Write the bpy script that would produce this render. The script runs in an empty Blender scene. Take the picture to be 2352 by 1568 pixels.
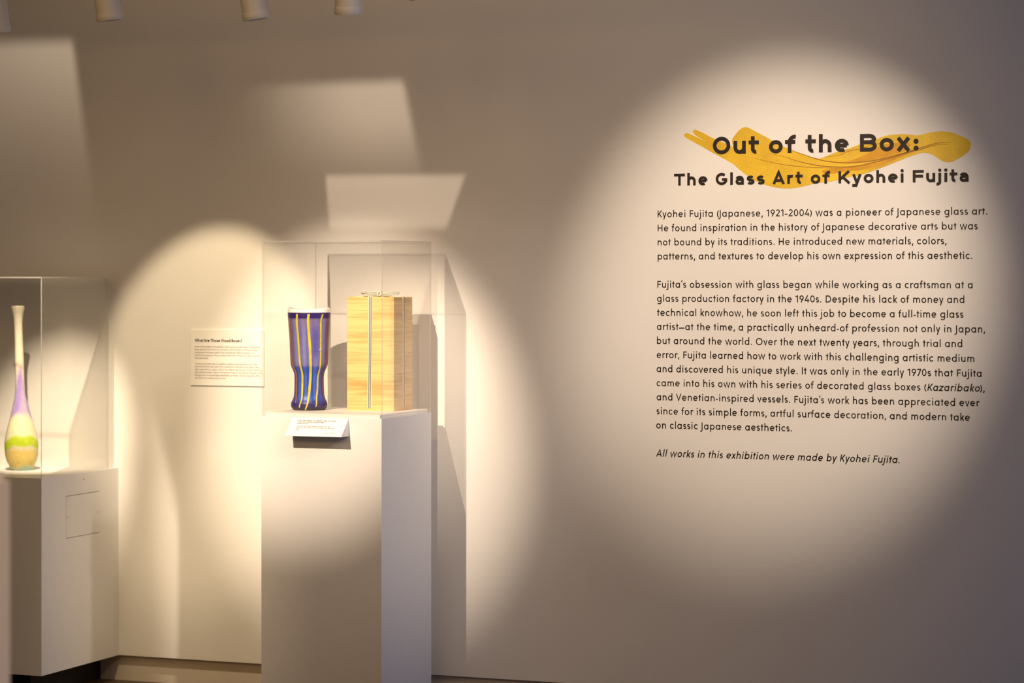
import bpy, bmesh, math, random
from mathutils import Vector, Matrix
from mathutils.geometry import tessellate_polygon

random.seed(7)
SC = bpy.context.scene
COL = SC.collection
PI = math.pi

# ------------------------------------------------------------------ camera
EYE, DIST = 1.5, 8.15                       # eye height, distance to the text wall (wall face is y = 0)
FPX = 5800.0
YAW = math.atan(2274 / FPX)
cam_d = bpy.data.cameras.new('camera')
cam_d.sensor_width = 36
cam_d.lens = FPX / 2352 * 36
cam_d.shift_y = -(784 - 630) / 2352
cam_d.clip_end = 60
cam_d.dof.use_dof = True
cam_d.dof.focus_distance = 8.42
cam_d.dof.aperture_fstop = 1.9
cam = bpy.data.objects.new('camera', cam_d)
cam.location = (0, -DIST, EYE)
cam.rotation_euler = (PI / 2, 0, YAW)
COL.objects.link(cam)
SC.camera = cam

# ------------------------------------------------------------------ world, exposure
SC.view_settings.view_transform = 'Standard'
SC.view_settings.look = 'None'
SC.view_settings.exposure = 0.0
SC.view_settings.gamma = 1.0
SC.view_settings.use_curve_mapping = False
SC.cycles.transparent_max_bounces = 32
SC.cycles.max_bounces = 10
SC.cycles.diffuse_bounces = 6
SC.cycles.sample_clamp_indirect = 4.0
world = bpy.data.worlds.new('world')
world.use_nodes = True
SC.world = world
bg = world.node_tree.nodes['Background']
bg.inputs[0].default_value = (0.36, 0.52, 1.0, 1)     # cool daylight that comes in from the added opening on the right
bg.inputs[1].default_value = 1.6

# ------------------------------------------------------------------ gallery spotlights
WARM = (1.0, 0.79, 0.575)
def spot(name, loc, aim, half_deg, energy, blend=0.3, color=WARM, radius=0.012):
    d = bpy.data.lights.new(name, 'SPOT')
    d.energy = energy; d.color = color
    d.spot_size = math.radians(2 * half_deg); d.spot_blend = blend
    d.shadow_soft_size = radius
    o = bpy.data.objects.new(name, d)
    o.location = loc
    o.rotation_euler = (Vector(aim) - Vector(loc)).to_track_quat('-Z', 'Y').to_euler()
    COL.objects.link(o)
    return o

def reflection_spot(name, loc, corners, energy, soft=0.01, color=WARM, softs=None, radius=0.004):
    """Added lamp masked to a patch, standing in for acrylic reflections (points x, z on the text wall)."""
    L = Vector(loc)
    P = [Vector((x, 0.0, z)) for x, z in corners]
    c = sum(P, Vector()) / len(P)
    half = max((p - L).angle(c - L) for p in P) + 0.03
    o = spot(name, loc, c, math.degrees(half), energy, 0.05, color, radius)
    d = o.data; d.use_nodes = True
    nt = d.node_tree; em = nt.nodes['Emission']
    geo = nt.nodes.new('ShaderNodeNewGeometry')
    prod = None
    cdir = (c - L).normalized()
    for i in range(len(P)):
        n = (P[i] - L).cross(P[(i + 1) % len(P)] - L).normalized()
        if n.dot(cdir) < 0: n = -n
        dt = nt.nodes.new('ShaderNodeVectorMath'); dt.operation = 'DOT_PRODUCT'
        nt.links.new(geo.outputs['Incoming'], dt.inputs[0]); dt.inputs[1].default_value = n
        ab = nt.nodes.new('ShaderNodeMath'); ab.operation = 'MULTIPLY'; ab.inputs[1].default_value = GOBO_SIGN
        nt.links.new(dt.outputs['Value'], ab.inputs[0])
        mr = nt.nodes.new('ShaderNodeMapRange'); mr.interpolation_type = 'SMOOTHSTEP'
        s = softs[i] if softs else soft
        mr.inputs['From Min'].default_value = -s * 0.3
        mr.inputs['From Max'].default_value = s * 0.7
        nt.links.new(ab.outputs[0], mr.inputs['Value'])
        if prod is None: prod = mr.outputs[0]
        else:
            m = nt.nodes.new('ShaderNodeMath'); m.operation = 'MULTIPLY'
            nt.links.new(prod, m.inputs[0]); nt.links.new(mr.outputs[0], m.inputs[1]); prod = m.outputs[0]
    nt.links.new(prod, em.inputs['Strength'])
    return o
GOBO_SIGN = 1.0

# far track (about 3 m off the wall): pedestal and text beams, then added fill lamps
FILL = (1.0, 0.61, 0.235)
spot('spotlight_pedestal', (-3.94, -3.13, 2.90), (-3.78, 0.0, 0.97), 11.4, 640, 0.7)
spot('spotlight_text', (-1.75, -2.70, 2.95), (-2.23, 0.0, 1.47), 15.4, 340, 0.75, (1.0, 0.79, 0.59), 0.03)
spot('text_fill', (-1.75, -2.70, 2.95), (-3.25, 0.0, 1.45), 42, 56, 1.0, (1.0, 0.77, 0.57), 0.4)  # added fill at the text lamp, brightening the pedestal side and wall
spot('side_fill', (0.1, -2.0, 3.0), (-3.42, -0.30, 1.05), 11, 190, 1.0, (1.0, 0.84, 0.74), 0.08)  # added lamp to brighten the right-hand faces at the pedestal
for sx, se in [(-5.1, 9), (-3.6, 10)]:
    spot('wall_fill', (sx, -3.0, 3.05), (sx * 0.7 - 0.8, 0.0, 1.3), 60, se, 1.0, FILL, 0.22)  # added wide lamps raising the warm ambient on the wall
# added rear lamps aimed at the text wall to lift its warm ambient
for sx, ax, se in [(-5.2, -4.2, 55), (-4.4, -3.9, 70), (-3.4, -3.5, 70), (-2.4, -3.3, 55)]:
    spot('rear_fill', (sx, -6.0, 3.25), (ax, 0.0, 1.5), 27, se, 1.0, FILL, 0.7)
# near track (the white heads at the top of the picture)
YEL = (1.0, 0.77, 0.47)
spot('spotlight_panel', (-4.09, -1.20, 2.27), (-4.36, 0.0, 1.15), 17.8, 84, 0.42, YEL)
spot('spotlight_floor_side', (-4.09, -1.20, 2.27), (-4.30, 0.0, -0.12), 17.5, 105, 1.0, YEL)
spot('spotlight_vessel', (-3.26, -1.20, 2.25), (-3.64, 0.0, 1.08), 14.5, 66, 0.9)
spot('spotlight_bottle', (-4.50, -1.20, 2.25), (-5.03, -0.04, 0.85), 12.4, 360, 1.0, (1.0, 0.80, 0.56))
spot('foreground_fill', (-1.6, -4.4, 3.1), (-3.1, -3.6, 0.75), 13.0, 230, 1.0, FILL, 0.05)  # added lamp that warms the foreground pedestal alone
# added masked lamps imitate the cases' reflections on the wall
reflection_spot('reflection_spot_high', (-3.6, -0.95, 3.2), [(-4.167, 2.191), (-3.6009, 2.1937), (-3.5307, 1.8642), (-4.097, 1.8602)], 46, softs=[0.03, 0.03, 0.12, 0.3])
reflection_spot('reflection_spot_low', (-3.6, -0.95, 3.2), [(-3.9151, 1.8591), (-3.3635, 1.8541), (-3.4394, 1.654), (-3.8979, 1.6569)], 64, soft=0.012)
reflection_spot('reflection_spot_corner', (-4.6, -0.95, 3.2), [(-5.60, 2.395), (-4.9453, 2.3826), (-4.8615, 1.839), (-5.60, 1.845)], 32, softs=[0.04, 0.03, 0.3, 0.1])
reflection_spot('reflection_spot_side', (-3.5, -1.0, 3.1), [(-4.66, 1.02), (-4.60, 1.02), (-4.496, 0.6408), (-4.503, -0.05), (-4.575, -0.05)], 420, softs=[0.1, 0.012, 0.008, 0.03, 0.03])

# ================================================================== helpers
def tag(o, label=None, cat=None, group=None, kind=None):
    if label: o['label'] = label
    if cat: o['category'] = cat
    if group: o['group'] = group
    if kind: o['kind'] = kind
    return o
def link(o, parent=None):
    COL.objects.link(o)
    if parent is not None: o.parent = parent
    return o
def empty(name, loc=(0, 0, 0), rot=(0, 0, 0)):
    o = bpy.data.objects.new(name, None)
    o.location = loc; o.rotation_euler = rot
    o.empty_display_size = 0.05
    return link(o)
def mesh_obj(name, bm, mats, parent=None, smooth=False):
    me = bpy.data.meshes.new(name)
    bm.normal_update()
    bm.to_mesh(me); bm.free()
    for m in (mats if isinstance(mats, (list, tuple)) else [mats]): me.materials.append(m)
    if smooth:
        for p in me.polygons: p.use_smooth = True
        me.set_sharp_from_angle(angle=0.7)
    return link(bpy.data.objects.new(name, me), parent)
def box_bm(x0, x1, y0, y1, z0, z1, bevel=0.0, seg=2, bm=None):
    own = bm is None
    if own: bm = bmesh.new()
    r = bmesh.ops.create_cube(bm, size=1)
    bmesh.ops.transform(bm, matrix=Matrix.Translation(((x0 + x1) / 2, (y0 + y1) / 2, (z0 + z1) / 2)) @ Matrix.Diagonal((x1 - x0, y1 - y0, z1 - z0, 1)), verts=r['verts'])
    if bevel:
        es = list({e for v in r['verts'] for e in v.link_edges})
        bmesh.ops.bevel(bm, geom=es, offset=bevel, segments=seg, affect='EDGES', profile=0.5)
    return bm
def lathe_bm(prof, seg=64, zfun=None, cap_bottom=True, cap_top=False, bm=None, M=None):
    if bm is None: bm = bmesh.new()
    rings = []
    for r, z in prof:
        ring = []
        for k in range(seg):
            a = 2 * PI * k / seg
            zz = z + (zfun(a, z) if zfun else 0)
            p = Vector((r * math.cos(a), r * math.sin(a), zz))
            if M: p = M @ p
            ring.append(bm.verts.new(p))
        rings.append(ring)
    for i in range(len(rings) - 1):
        for k in range(seg):
            bm.faces.new((rings[i][k], rings[i][(k + 1) % seg], rings[i + 1][(k + 1) % seg], rings[i + 1][k]))
    if cap_bottom: bm.faces.new(list(reversed(rings[0])))
    if cap_top: bm.faces.new(rings[-1])
    return bm
def tube_bm(pts, rad, seg=8, bm=None, closed=False):
    if bm is None: bm = bmesh.new()
    n = len(pts); rings = []
    up = Vector((0.13, 0.31, 0.94)).normalized()
    for i, p in enumerate(pts):
        a = pts[(i - 1) % n] if closed or i > 0 else pts[i]
        b = pts[(i + 1) % n] if closed or i < n - 1 else pts[i]
        t = (Vector(b) - Vector(a)).normalized()
        u = t.cross(up)
        if u.length < 1e-4: u = t.cross(Vector((1, 0, 0)))
        u.normalize(); v = t.cross(u)
        r = rad[i] if isinstance(rad, (list, tuple)) else rad
        rings.append([bm.verts.new(Vector(p) + r * (math.cos(2 * PI * k / seg) * u + math.sin(2 * PI * k / seg) * v)) for k in range(seg)])
    m = n if closed else n - 1
    for i in range(m):
        A, B = rings[i], rings[(i + 1) % n]
        for k in range(seg): bm.faces.new((A[k], A[(k + 1) % seg], B[(k + 1) % seg], B[k]))
    if not closed:
        bm.faces.new(list(reversed(rings[0]))); bm.faces.new(rings[-1])
    return bm
def catmull(pts, sub=5, closed=False):
    out = []; n = len(pts)
    rng = range(n) if closed else range(n - 1)
    for i in rng:
        g = (lambda k: pts[k % n]) if closed else (lambda k: pts[max(0, min(n - 1, k))])
        p0, p1, p2, p3 = (Vector(g(i + k)) for k in (-1, 0, 1, 2))
        for s in range(sub):
            t = s / sub
            out.append(0.5 * ((2 * p1) + (p2 - p0) * t + (2 * p0 - 5 * p1 + 4 * p2 - p3) * t * t + (3 * p1 - p0 - 3 * p2 + p3) * t ** 3))
    if not closed: out.append(Vector(pts[-1]))
    return out
def interp(tab, x):
    if x <= tab[0][0]: return tab[0][1]
    for (a, b), (c, d) in zip(tab, tab[1:]):
        if x <= c: return b + (d - b) * (x - a) / (c - a)
    return tab[-1][1]
def smooth_interp(tab, x):
    n = len(tab)
    if x <= tab[0][0]: return tab[0][1]
    if x >= tab[-1][0]: return tab[-1][1]
    for i in range(n - 1):
        if x <= tab[i + 1][0]:
            t = (x - tab[i][0]) / (tab[i + 1][0] - tab[i][0])
            h = tab[i + 1][0] - tab[i][0]
            def sl(k):
                if k <= 0 or k >= n - 1: return 0 if n < 2 else (tab[min(k + 1, n - 1)][1] - tab[max(k - 1, 0)][1]) / max(1e-6, tab[min(k + 1, n - 1)][0] - tab[max(k - 1, 0)][0])
                return (tab[k + 1][1] - tab[k - 1][1]) / (tab[k + 1][0] - tab[k - 1][0])
            m0, m1 = sl(i) * h, sl(i + 1) * h
            return (2*t**3-3*t*t+1)*tab[i][1] + (t**3-2*t*t+t)*m0 + (-2*t**3+3*t*t)*tab[i+1][1] + (t**3-t*t)*m1

# ================================================================== materials
def srgb(r, g, b):
    f = lambda c: (c / 255 / 12.92) if c / 255 <= 0.04045 else ((c / 255 + 0.055) / 1.055) ** 2.4
    return (f(r), f(g), f(b), 1)
def base_mat(name):
    m = bpy.data.materials.new(name); m.use_nodes = True
    return m, m.node_tree, m.node_tree.nodes['Principled BSDF']
def noisy(name, color, rough=0.6, scale=40, amt=0.04, bump=0.0, bscale=200, spec=0.4, coord='Object', stretch=(1, 1, 1)):
    m, nt, p = base_mat(name)
    tc = nt.nodes.new('ShaderNodeTexCoord'); mp = nt.nodes.new('ShaderNodeMapping')
    mp.inputs['Scale'].default_value = stretch
    nt.links.new(tc.outputs[coord], mp.inputs[0])
    nz = nt.nodes.new('ShaderNodeTexNoise'); nz.inputs['Scale'].default_value = scale; nz.inputs['Detail'].default_value = 4
    nt.links.new(mp.outputs[0], nz.inputs['Vector'])
    rp = nt.nodes.new('ShaderNodeValToRGB')
    c = color
    rp.color_ramp.elements[0].position = 0.3; rp.color_ramp.elements[1].position = 0.7
    rp.color_ramp.elements[0].color = tuple(max(0, x * (1 - amt)) for x in c[:3]) + (1,)
    rp.color_ramp.elements[1].color = tuple(min(1, x * (1 + amt)) for x in c[:3]) + (1,)
    nt.links.new(nz.outputs['Fac'], rp.inputs[0]); nt.links.new(rp.outputs[0], p.inputs['Base Color'])
    p.inputs['Roughness'].default_value = rough
    p.inputs['Specular IOR Level'].default_value = spec
    if bump:
        n2 = nt.nodes.new('ShaderNodeTexNoise'); n2.inputs['Scale'].default_value = bscale; n2.inputs['Detail'].default_value = 3
        nt.links.new(mp.outputs[0], n2.inputs['Vector'])
        bp = nt.nodes.new('ShaderNodeBump'); bp.inputs['Strength'].default_value = bump; bp.inputs['Distance'].default_value = 0.002
        nt.links.new(n2.outputs['Fac'], bp.inputs['Height']); nt.links.new(bp.outputs[0], p.inputs['Normal'])
    return m
def acrylic(name, tint, refl=1.0, haze=0.0, haze_col=(0.9, 0.9, 0.88, 1)):
    """Clear acrylic sheet: straight-through transmission with a Fresnel mirror reflection on each face."""
    m = bpy.data.materials.new(name); m.use_nodes = True
    nt = m.node_tree; nt.nodes.clear()
    out = nt.nodes.new('ShaderNodeOutputMaterial')
    tr = nt.nodes.new('ShaderNodeBsdfTransparent'); tr.inputs[0].default_value = tint
    gl = nt.nodes.new('ShaderNodeBsdfGlossy'); gl.inputs['Roughness'].default_value = 0.012
    geo = nt.nodes.new('ShaderNodeNewGeometry')
    dt = nt.nodes.new('ShaderNodeVectorMath'); dt.operation = 'DOT_PRODUCT'
    nt.links.new(geo.outputs['Normal'], dt.inputs[0]); nt.links.new(geo.outputs['Incoming'], dt.inputs[1])
    def M(op, a, b):
        n = nt.nodes.new('ShaderNodeMath'); n.operation = op
        for i, v in enumerate((a, b)):
            if v is None: continue
            if isinstance(v, (int, float)): n.inputs[i].default_value = v
            else: nt.links.new(v, n.inputs[i])
        return n.outputs[0]
    c = M('ABSOLUTE', dt.outputs['Value'], None)
    s = M('POWER', M('SUBTRACT', 1.0, c), 5.0)
    fr = M('MULTIPLY', M('ADD', M('MULTIPLY', s, 0.96), 0.04), refl)
    mix = nt.nodes.new('ShaderNodeMixShader')
    nt.links.new(fr, mix.inputs[0]); nt.links.new(gl.outputs[0], mix.inputs[2])
    if haze:
        df = nt.nodes.new('ShaderNodeBsdfDiffuse'); df.inputs[0].default_value = haze_col
        tl = nt.nodes.new('ShaderNodeBsdfTranslucent'); tl.inputs[0].default_value = haze_col
        m1 = nt.nodes.new('ShaderNodeMixShader'); m1.inputs[0].default_value = 0.5
        nt.links.new(df.outputs[0], m1.inputs[1]); nt.links.new(tl.outputs[0], m1.inputs[2])
        m2 = nt.nodes.new('ShaderNodeMixShader'); m2.inputs[0].default_value = haze
        nt.links.new(tr.outputs[0], m2.inputs[1]); nt.links.new(m1.outputs[0], m2.inputs[2])
        nt.links.new(m2.outputs[0], mix.inputs[1])
    else:
        nt.links.new(tr.outputs[0], mix.inputs[1])
    nt.links.new(mix.outputs[0], out.inputs[0])
    return m

M_WALL = noisy('painted_wall', (0.80, 0.79, 0.775, 1), 0.85, 3, 0.012, 0.06, 260, 0.2)
M_BASE = noisy('recessed_base', (0.62, 0.56, 0.48, 1), 0.7, 6, 0.03)
M_CEIL = noisy('ceiling_paint', (0.55, 0.53, 0.5, 1), 0.9, 4, 0.02)
M_FLOOR = noisy('floor_wood', (0.10, 0.062, 0.036, 1), 0.45, 9, 0.3, stretch=(0.3, 3, 1))
M_PED = noisy('pedestal_paint', (0.78, 0.77, 0.76, 1), 0.5, 25, 0.01, 0.03, 350, 0.35)
M_DECK = noisy('deck_paint', (0.82, 0.81, 0.79, 1), 0.55, 25, 0.01)
M_PLINTH = noisy('plinth_black', (0.012, 0.010, 0.009, 1), 0.6, 20, 0.1)
M_GROOVE = noisy('groove_shadow_gap', (0.25, 0.22, 0.19, 1), 0.8, 20, 0.1)
M_SCREW = noisy('screw_metal', (0.25, 0.22, 0.2, 1), 0.4, 80, 0.1)
M_ACR = acrylic('acrylic_sheet', (0.99, 0.989, 0.986, 1))
M_ACRE = acrylic('acrylic_edge', (0.93, 0.925, 0.91, 1), 1.0, 0.2)
M_CARD = noisy('white_card', (0.84, 0.83, 0.81, 1), 0.7, 60, 0.01)
M_INK = noisy('black_vinyl', (0.016, 0.010, 0.009, 1), 0.5, 60, 0.1, spec=0.22)
M_INKT = noisy('black_vinyl_title', (0.020, 0.013, 0.012, 1), 0.5, 60, 0.1, spec=0.22)
M_INKS = noisy('grey_print', (0.13, 0.11, 0.09, 1), 0.7, 60, 0.1)
M_HEAD = noisy('light_head_white', (0.62, 0.60, 0.58, 1), 0.45, 30, 0.02)
M_DARK = noisy('dark_metal', (0.02, 0.014, 0.01, 1), 0.4, 30, 0.1)
M_LENS = noisy('pale_lens', (0.6, 0.56, 0.52, 1), 0.2, 30, 0.1)
M_TAN = noisy('tan_box', (0.40, 0.27, 0.18, 1), 0.6, 20, 0.05)

# gold foil paper
M_GOLD, nt, p = base_mat('gold_brush_paint')
tc = nt.nodes.new('ShaderNodeTexCoord')
mp = nt.nodes.new('ShaderNodeMapping'); mp.inputs['Scale'].default_value = (1, 1, 1.0)
mp.inputs['Rotation'].default_value = (0, 0.45, 0)
nt.links.new(tc.outputs['Object'], mp.inputs[0])
n1 = nt.nodes.new('ShaderNodeTexNoise'); n1.inputs['Scale'].default_value = 230; n1.inputs['Detail'].default_value = 3
n2 = nt.nodes.new('ShaderNodeTexNoise'); n2.inputs['Scale'].default_value = 7; n2.inputs['Detail'].default_value = 3
nt.links.new(mp.outputs[0], n1.inputs['Vector']); nt.links.new(mp.outputs[0], n2.inputs['Vector'])
mx = nt.nodes.new('ShaderNodeMath'); mx.operation = 'MULTIPLY_ADD'; mx.inputs[1].default_value = 0.35
nt.links.new(n1.outputs['Fac'], mx.inputs[0])
m5 = nt.nodes.new('ShaderNodeMath'); m5.operation = 'MULTIPLY'; m5.inputs[1].default_value = 0.65
nt.links.new(n2.outputs['Fac'], m5.inputs[0]); nt.links.new(m5.outputs[0], mx.inputs[2])
rp = nt.nodes.new('ShaderNodeValToRGB')
rp.color_ramp.elements[0].position = 0.33; rp.color_ramp.elements[1].position = 0.66
rp.color_ramp.elements[0].color = (0.56, 0.33, 0.006, 1); rp.color_ramp.elements[1].color = (0.86, 0.575, 0.016, 1)
nt.links.new(mx.outputs[0], rp.inputs[0]); nt.links.new(rp.outputs[0], p.inputs['Base Color'])
p.inputs['Roughness'].default_value = 0.5
bp = nt.nodes.new('ShaderNodeBump'); bp.inputs['Strength'].default_value = 0.25; bp.inputs['Distance'].default_value = 0.002
nt.links.new(n1.outputs['Fac'], bp.inputs['Height']); nt.links.new(bp.outputs[0], p.inputs['Normal'])
M_GOLD_STREAK = noisy('gold_streak', (0.33, 0.13, 0.004, 1), 0.55, 40, 0.15)
M_GOLD_DEEP = noisy('gold_deep', (0.60, 0.29, 0.004, 1), 0.5, 25, 0.15)

# wood of the tall box: horizontal grain
def wood(name, lo, hi):
    m, nt, p = base_mat(name)
    tc = nt.nodes.new('ShaderNodeTexCoord'); mp = nt.nodes.new('ShaderNodeMapping')
    mp.inputs['Scale'].default_value = (6, 6, 130)
    nt.links.new(tc.outputs['Object'], mp.inputs[0])
    n1 = nt.nodes.new('ShaderNodeTexNoise'); n1.inputs['Scale'].default_value = 1.0; n1.inputs['Detail'].default_value = 6; n1.inputs['Distortion'].default_value = 0.8
    nt.links.new(mp.outputs[0], n1.inputs['Vector'])
    mp2 = nt.nodes.new('ShaderNodeMapping'); mp2.inputs['Scale'].default_value = (3, 3, 16)
    nt.links.new(tc.outputs['Object'], mp2.inputs[0])
    n2 = nt.nodes.new('ShaderNodeTexNoise'); n2.inputs['Scale'].default_value = 1.0; n2.inputs['Detail'].default_value = 3
    nt.links.new(mp2.outputs[0], n2.inputs['Vector'])
    ad = nt.nodes.new('ShaderNodeMath'); ad.operation = 'ADD'
    nt.links.new(n1.outputs['Fac'], ad.inputs[0]); nt.links.new(n2.outputs['Fac'], ad.inputs[1])
    ml = nt.nodes.new('ShaderNodeMath'); ml.operation = 'MULTIPLY'; ml.inputs[1].default_value = 0.5
    nt.links.new(ad.outputs[0], ml.inputs[0])
    rp = nt.nodes.new('ShaderNodeValToRGB')
    rp.color_ramp.elements[0].position = 0.36; rp.color_ramp.elements[1].position = 0.56
    rp.color_ramp.elements[0].color = lo; rp.color_ramp.elements[1].color = hi
    nt.links.new(ml.outputs[0], rp.inputs[0]); nt.links.new(rp.outputs[0], p.inputs['Base Color'])
    p.inputs['Roughness'].default_value = 0.55; p.inputs['Specular IOR Level'].default_value = 0.25
    return m
M_WOOD = wood('box_wood', (0.58, 0.33, 0.11, 1), (0.82, 0.565, 0.24, 1))
M_LID = wood('box_lid_wood', (0.56, 0.30, 0.08, 1), (0.81, 0.53, 0.20, 1))

# ribbon woven with two grey-green bands between cream edges (u runs across the ribbon)
M_RIB, nt, p = base_mat('striped_ribbon')
uv = nt.nodes.new('ShaderNodeUVMap'); uv.uv_map = 'UVMap'
sp = nt.nodes.new('ShaderNodeSeparateXYZ'); nt.links.new(uv.outputs[0], sp.inputs[0])
rp = nt.nodes.new('ShaderNodeValToRGB'); rp.color_ramp.interpolation = 'CONSTANT'
cols = [(0.0, (0.72, 0.66, 0.48, 1)), (0.18, (0.16, 0.19, 0.16, 1)), (0.40, (0.50, 0.48, 0.52, 1)), (0.60, (0.13, 0.19, 0.16, 1)), (0.82, (0.74, 0.68, 0.50, 1))]
rp.color_ramp.elements[0].color = cols[0][1]; rp.color_ramp.elements[1].position = cols[1][0]; rp.color_ramp.elements[1].color = cols[1][1]
for pos, c in cols[2:]:
    e = rp.color_ramp.elements.new(pos); e.color = c
nt.links.new(sp.outputs[0], rp.inputs[0]); nt.links.new(rp.outputs[0], p.inputs['Base Color'])
p.inputs['Roughness'].default_value = 0.8

def attr_mat(name, rough=0.4, spec=0.5, trans=0.0, sss=0.0, bump=0.0, emis=0.0, nscale=60):
    m, nt, p = base_mat(name)
    at = nt.nodes.new('ShaderNodeVertexColor'); at.layer_name = 'tint'
    tc = nt.nodes.new('ShaderNodeTexCoord')
    nz = nt.nodes.new('ShaderNodeTexNoise'); nz.inputs['Scale'].default_value = nscale; nz.inputs['Detail'].default_value = 5
    nt.links.new(tc.outputs['Object'], nz.inputs['Vector'])
    hs = nt.nodes.new('ShaderNodeHueSaturation')
    mr = nt.nodes.new('ShaderNodeMapRange'); mr.inputs['To Min'].default_value = 0.82; mr.inputs['To Max'].default_value = 1.18
    nt.links.new(nz.outputs['Fac'], mr.inputs['Value']); nt.links.new(mr.outputs[0], hs.inputs['Value'])
    nt.links.new(at.outputs[0], hs.inputs['Color']); nt.links.new(hs.outputs[0], p.inputs['Base Color'])
    p.inputs['Roughness'].default_value = rough; p.inputs['Specular IOR Level'].default_value = spec
    if trans: p.inputs['Transmission Weight'].default_value = trans
    if sss:
        p.inputs['Subsurface Weight'].default_value = sss
        p.inputs['Subsurface Radius'].default_value = (1, 0.8, 0.6); p.inputs['Subsurface Scale'].default_value = 0.03
    if bump:
        bp = nt.nodes.new('ShaderNodeBump'); bp.inputs['Strength'].default_value = bump; bp.inputs['Distance'].default_value = 0.001
        nt.links.new(nz.outputs['Fac'], bp.inputs['Height']); nt.links.new(bp.outputs[0], p.inputs['Normal'])
    return m
M_VASE = attr_mat('blue_striped_glass', 0.38, 0.45, nscale=70)
M_BOTTLE = attr_mat('milky_glass', 0.3, 0.4, sss=0.5, bump=0.15, nscale=90)
M_STRIPE = noisy('yellow_glass_thread', (0.64, 0.58, 0.05, 1), 0.4, 50, 0.15)
M_STRIPE2 = noisy('orange_glass_thread', (0.40, 0.20, 0.03, 1), 0.4, 50, 0.15)
M_RIM = noisy('white_glass_lip', (0.92, 0.92, 0.90, 1), 0.3, 40, 0.01)
M_SPOT_BUBBLE = noisy('pale_glass_spot', (0.55, 0.50, 0.42, 1), 0.35, 50, 0.1)

# ================================================================== room
WB = 0.096                                                      # wall panel stops here, above a recessed base
tag(mesh_obj('floor', box_bm(-9.5, 5.5, -11, 0.3, -0.1, 0.0), M_FLOOR), 'dark brown floor along the foot of the wall', 'floor', kind='structure')
tag(mesh_obj('wall_back', box_bm(-9.5, 0.3, 0.0, 0.12, WB, 3.6), M_WALL), 'off-white painted gallery wall carrying the exhibition text', 'wall', kind='structure')
tag(mesh_obj('baseboard_back', box_bm(-9.5, 0.3, 0.022, 0.12, 0.0, WB), M_BASE), 'recessed base strip under the gallery wall', 'baseboard', kind='structure')
tag(mesh_obj('wall_left', box_bm(-9.62, -9.5, -11, 0.12, 0.0, 3.6), M_WALL), 'white gallery side wall beyond the left of the frame', 'wall', kind='structure')
tag(mesh_obj('wall_rear', box_bm(-9.5, 5.5, -11.12, -11, 0.0, 3.6), M_WALL), 'white gallery wall behind the viewer', 'wall', kind='structure')
bm = box_bm(0.3, 0.42, -5.0, -2.4, 0.0, 3.6)                    # unseen side wall, its opening added so cool light fades leftward
box_bm(0.3, 0.42, -0.3, 0.12, 0.0, 3.6, bm=bm); box_bm(0.3, 0.42, -2.4, -0.3, 3.0, 3.6, bm=bm)
tag(mesh_obj('wall_right', bm, M_WALL), 'unseen white side wall with a wide opening added for the cool light', 'wall', kind='structure')
tag(mesh_obj('wall_return', box_bm(0.42, 5.5, -5.0, -4.88, 0.0, 3.6), M_WALL), 'white return wall beyond the right of the frame', 'wall', kind='structure')
tag(mesh_obj('wall_far', box_bm(5.5, 5.62, -11.12, -4.88, 0.0, 3.6), M_WALL), 'white end wall behind the viewer on the right', 'wall', kind='structure')
tag(mesh_obj('ceiling', box_bm(-9.62, 5.62, -11.12, 0.12, 3.6, 3.7), M_CEIL), 'plain ceiling above the light tracks', 'ceiling', kind='structure')

# ================================================================== stroke font
class P:                                                        # body text, units are about 1.47 mm
    s=2.2; X=11.3; C=15.7; A=17.2; T=14.6; De=5.6; r=5.35; n=9.5; sbs=2.0; sbr=1.25; sbd=0.6; sp=6.2; bold=False
class PB:                                                       # title lettering
    s=8.9; X=29.6; C=39.8; A=41.6; T=40; De=11.0; r=16.2; n=29.4; sbs=4.0; sbr=2.8; sbd=1.6; sp=17; bold=True
class PS:                                                       # fine print
    s=1.5; X=11.3; C=15.7; A=17.2; T=14.6; De=5.6; r=5.35; n=9.5; sbs=2.0; sbr=1.25; sbd=0.6; sp=6.2; bold=False
class PH:                                                       # panel heading
    s=3.2; X=11.3; C=15.7; A=17.2; T=15; De=5.6; r=5.9; n=10.5; sbs=1.6; sbr=1.0; sbd=0.4; sp=4.6; bold=False
def arc(cx, cy, rx, ry, a0, a1, n=None):
    n = n or max(4, int(abs(a1 - a0) / 15))
    return [(cx + rx * math.cos(math.radians(a0 + (a1 - a0) * k / n)), cy + ry * math.sin(math.radians(a0 + (a1 - a0) * k / n))) for k in range(n + 1)]
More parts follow.
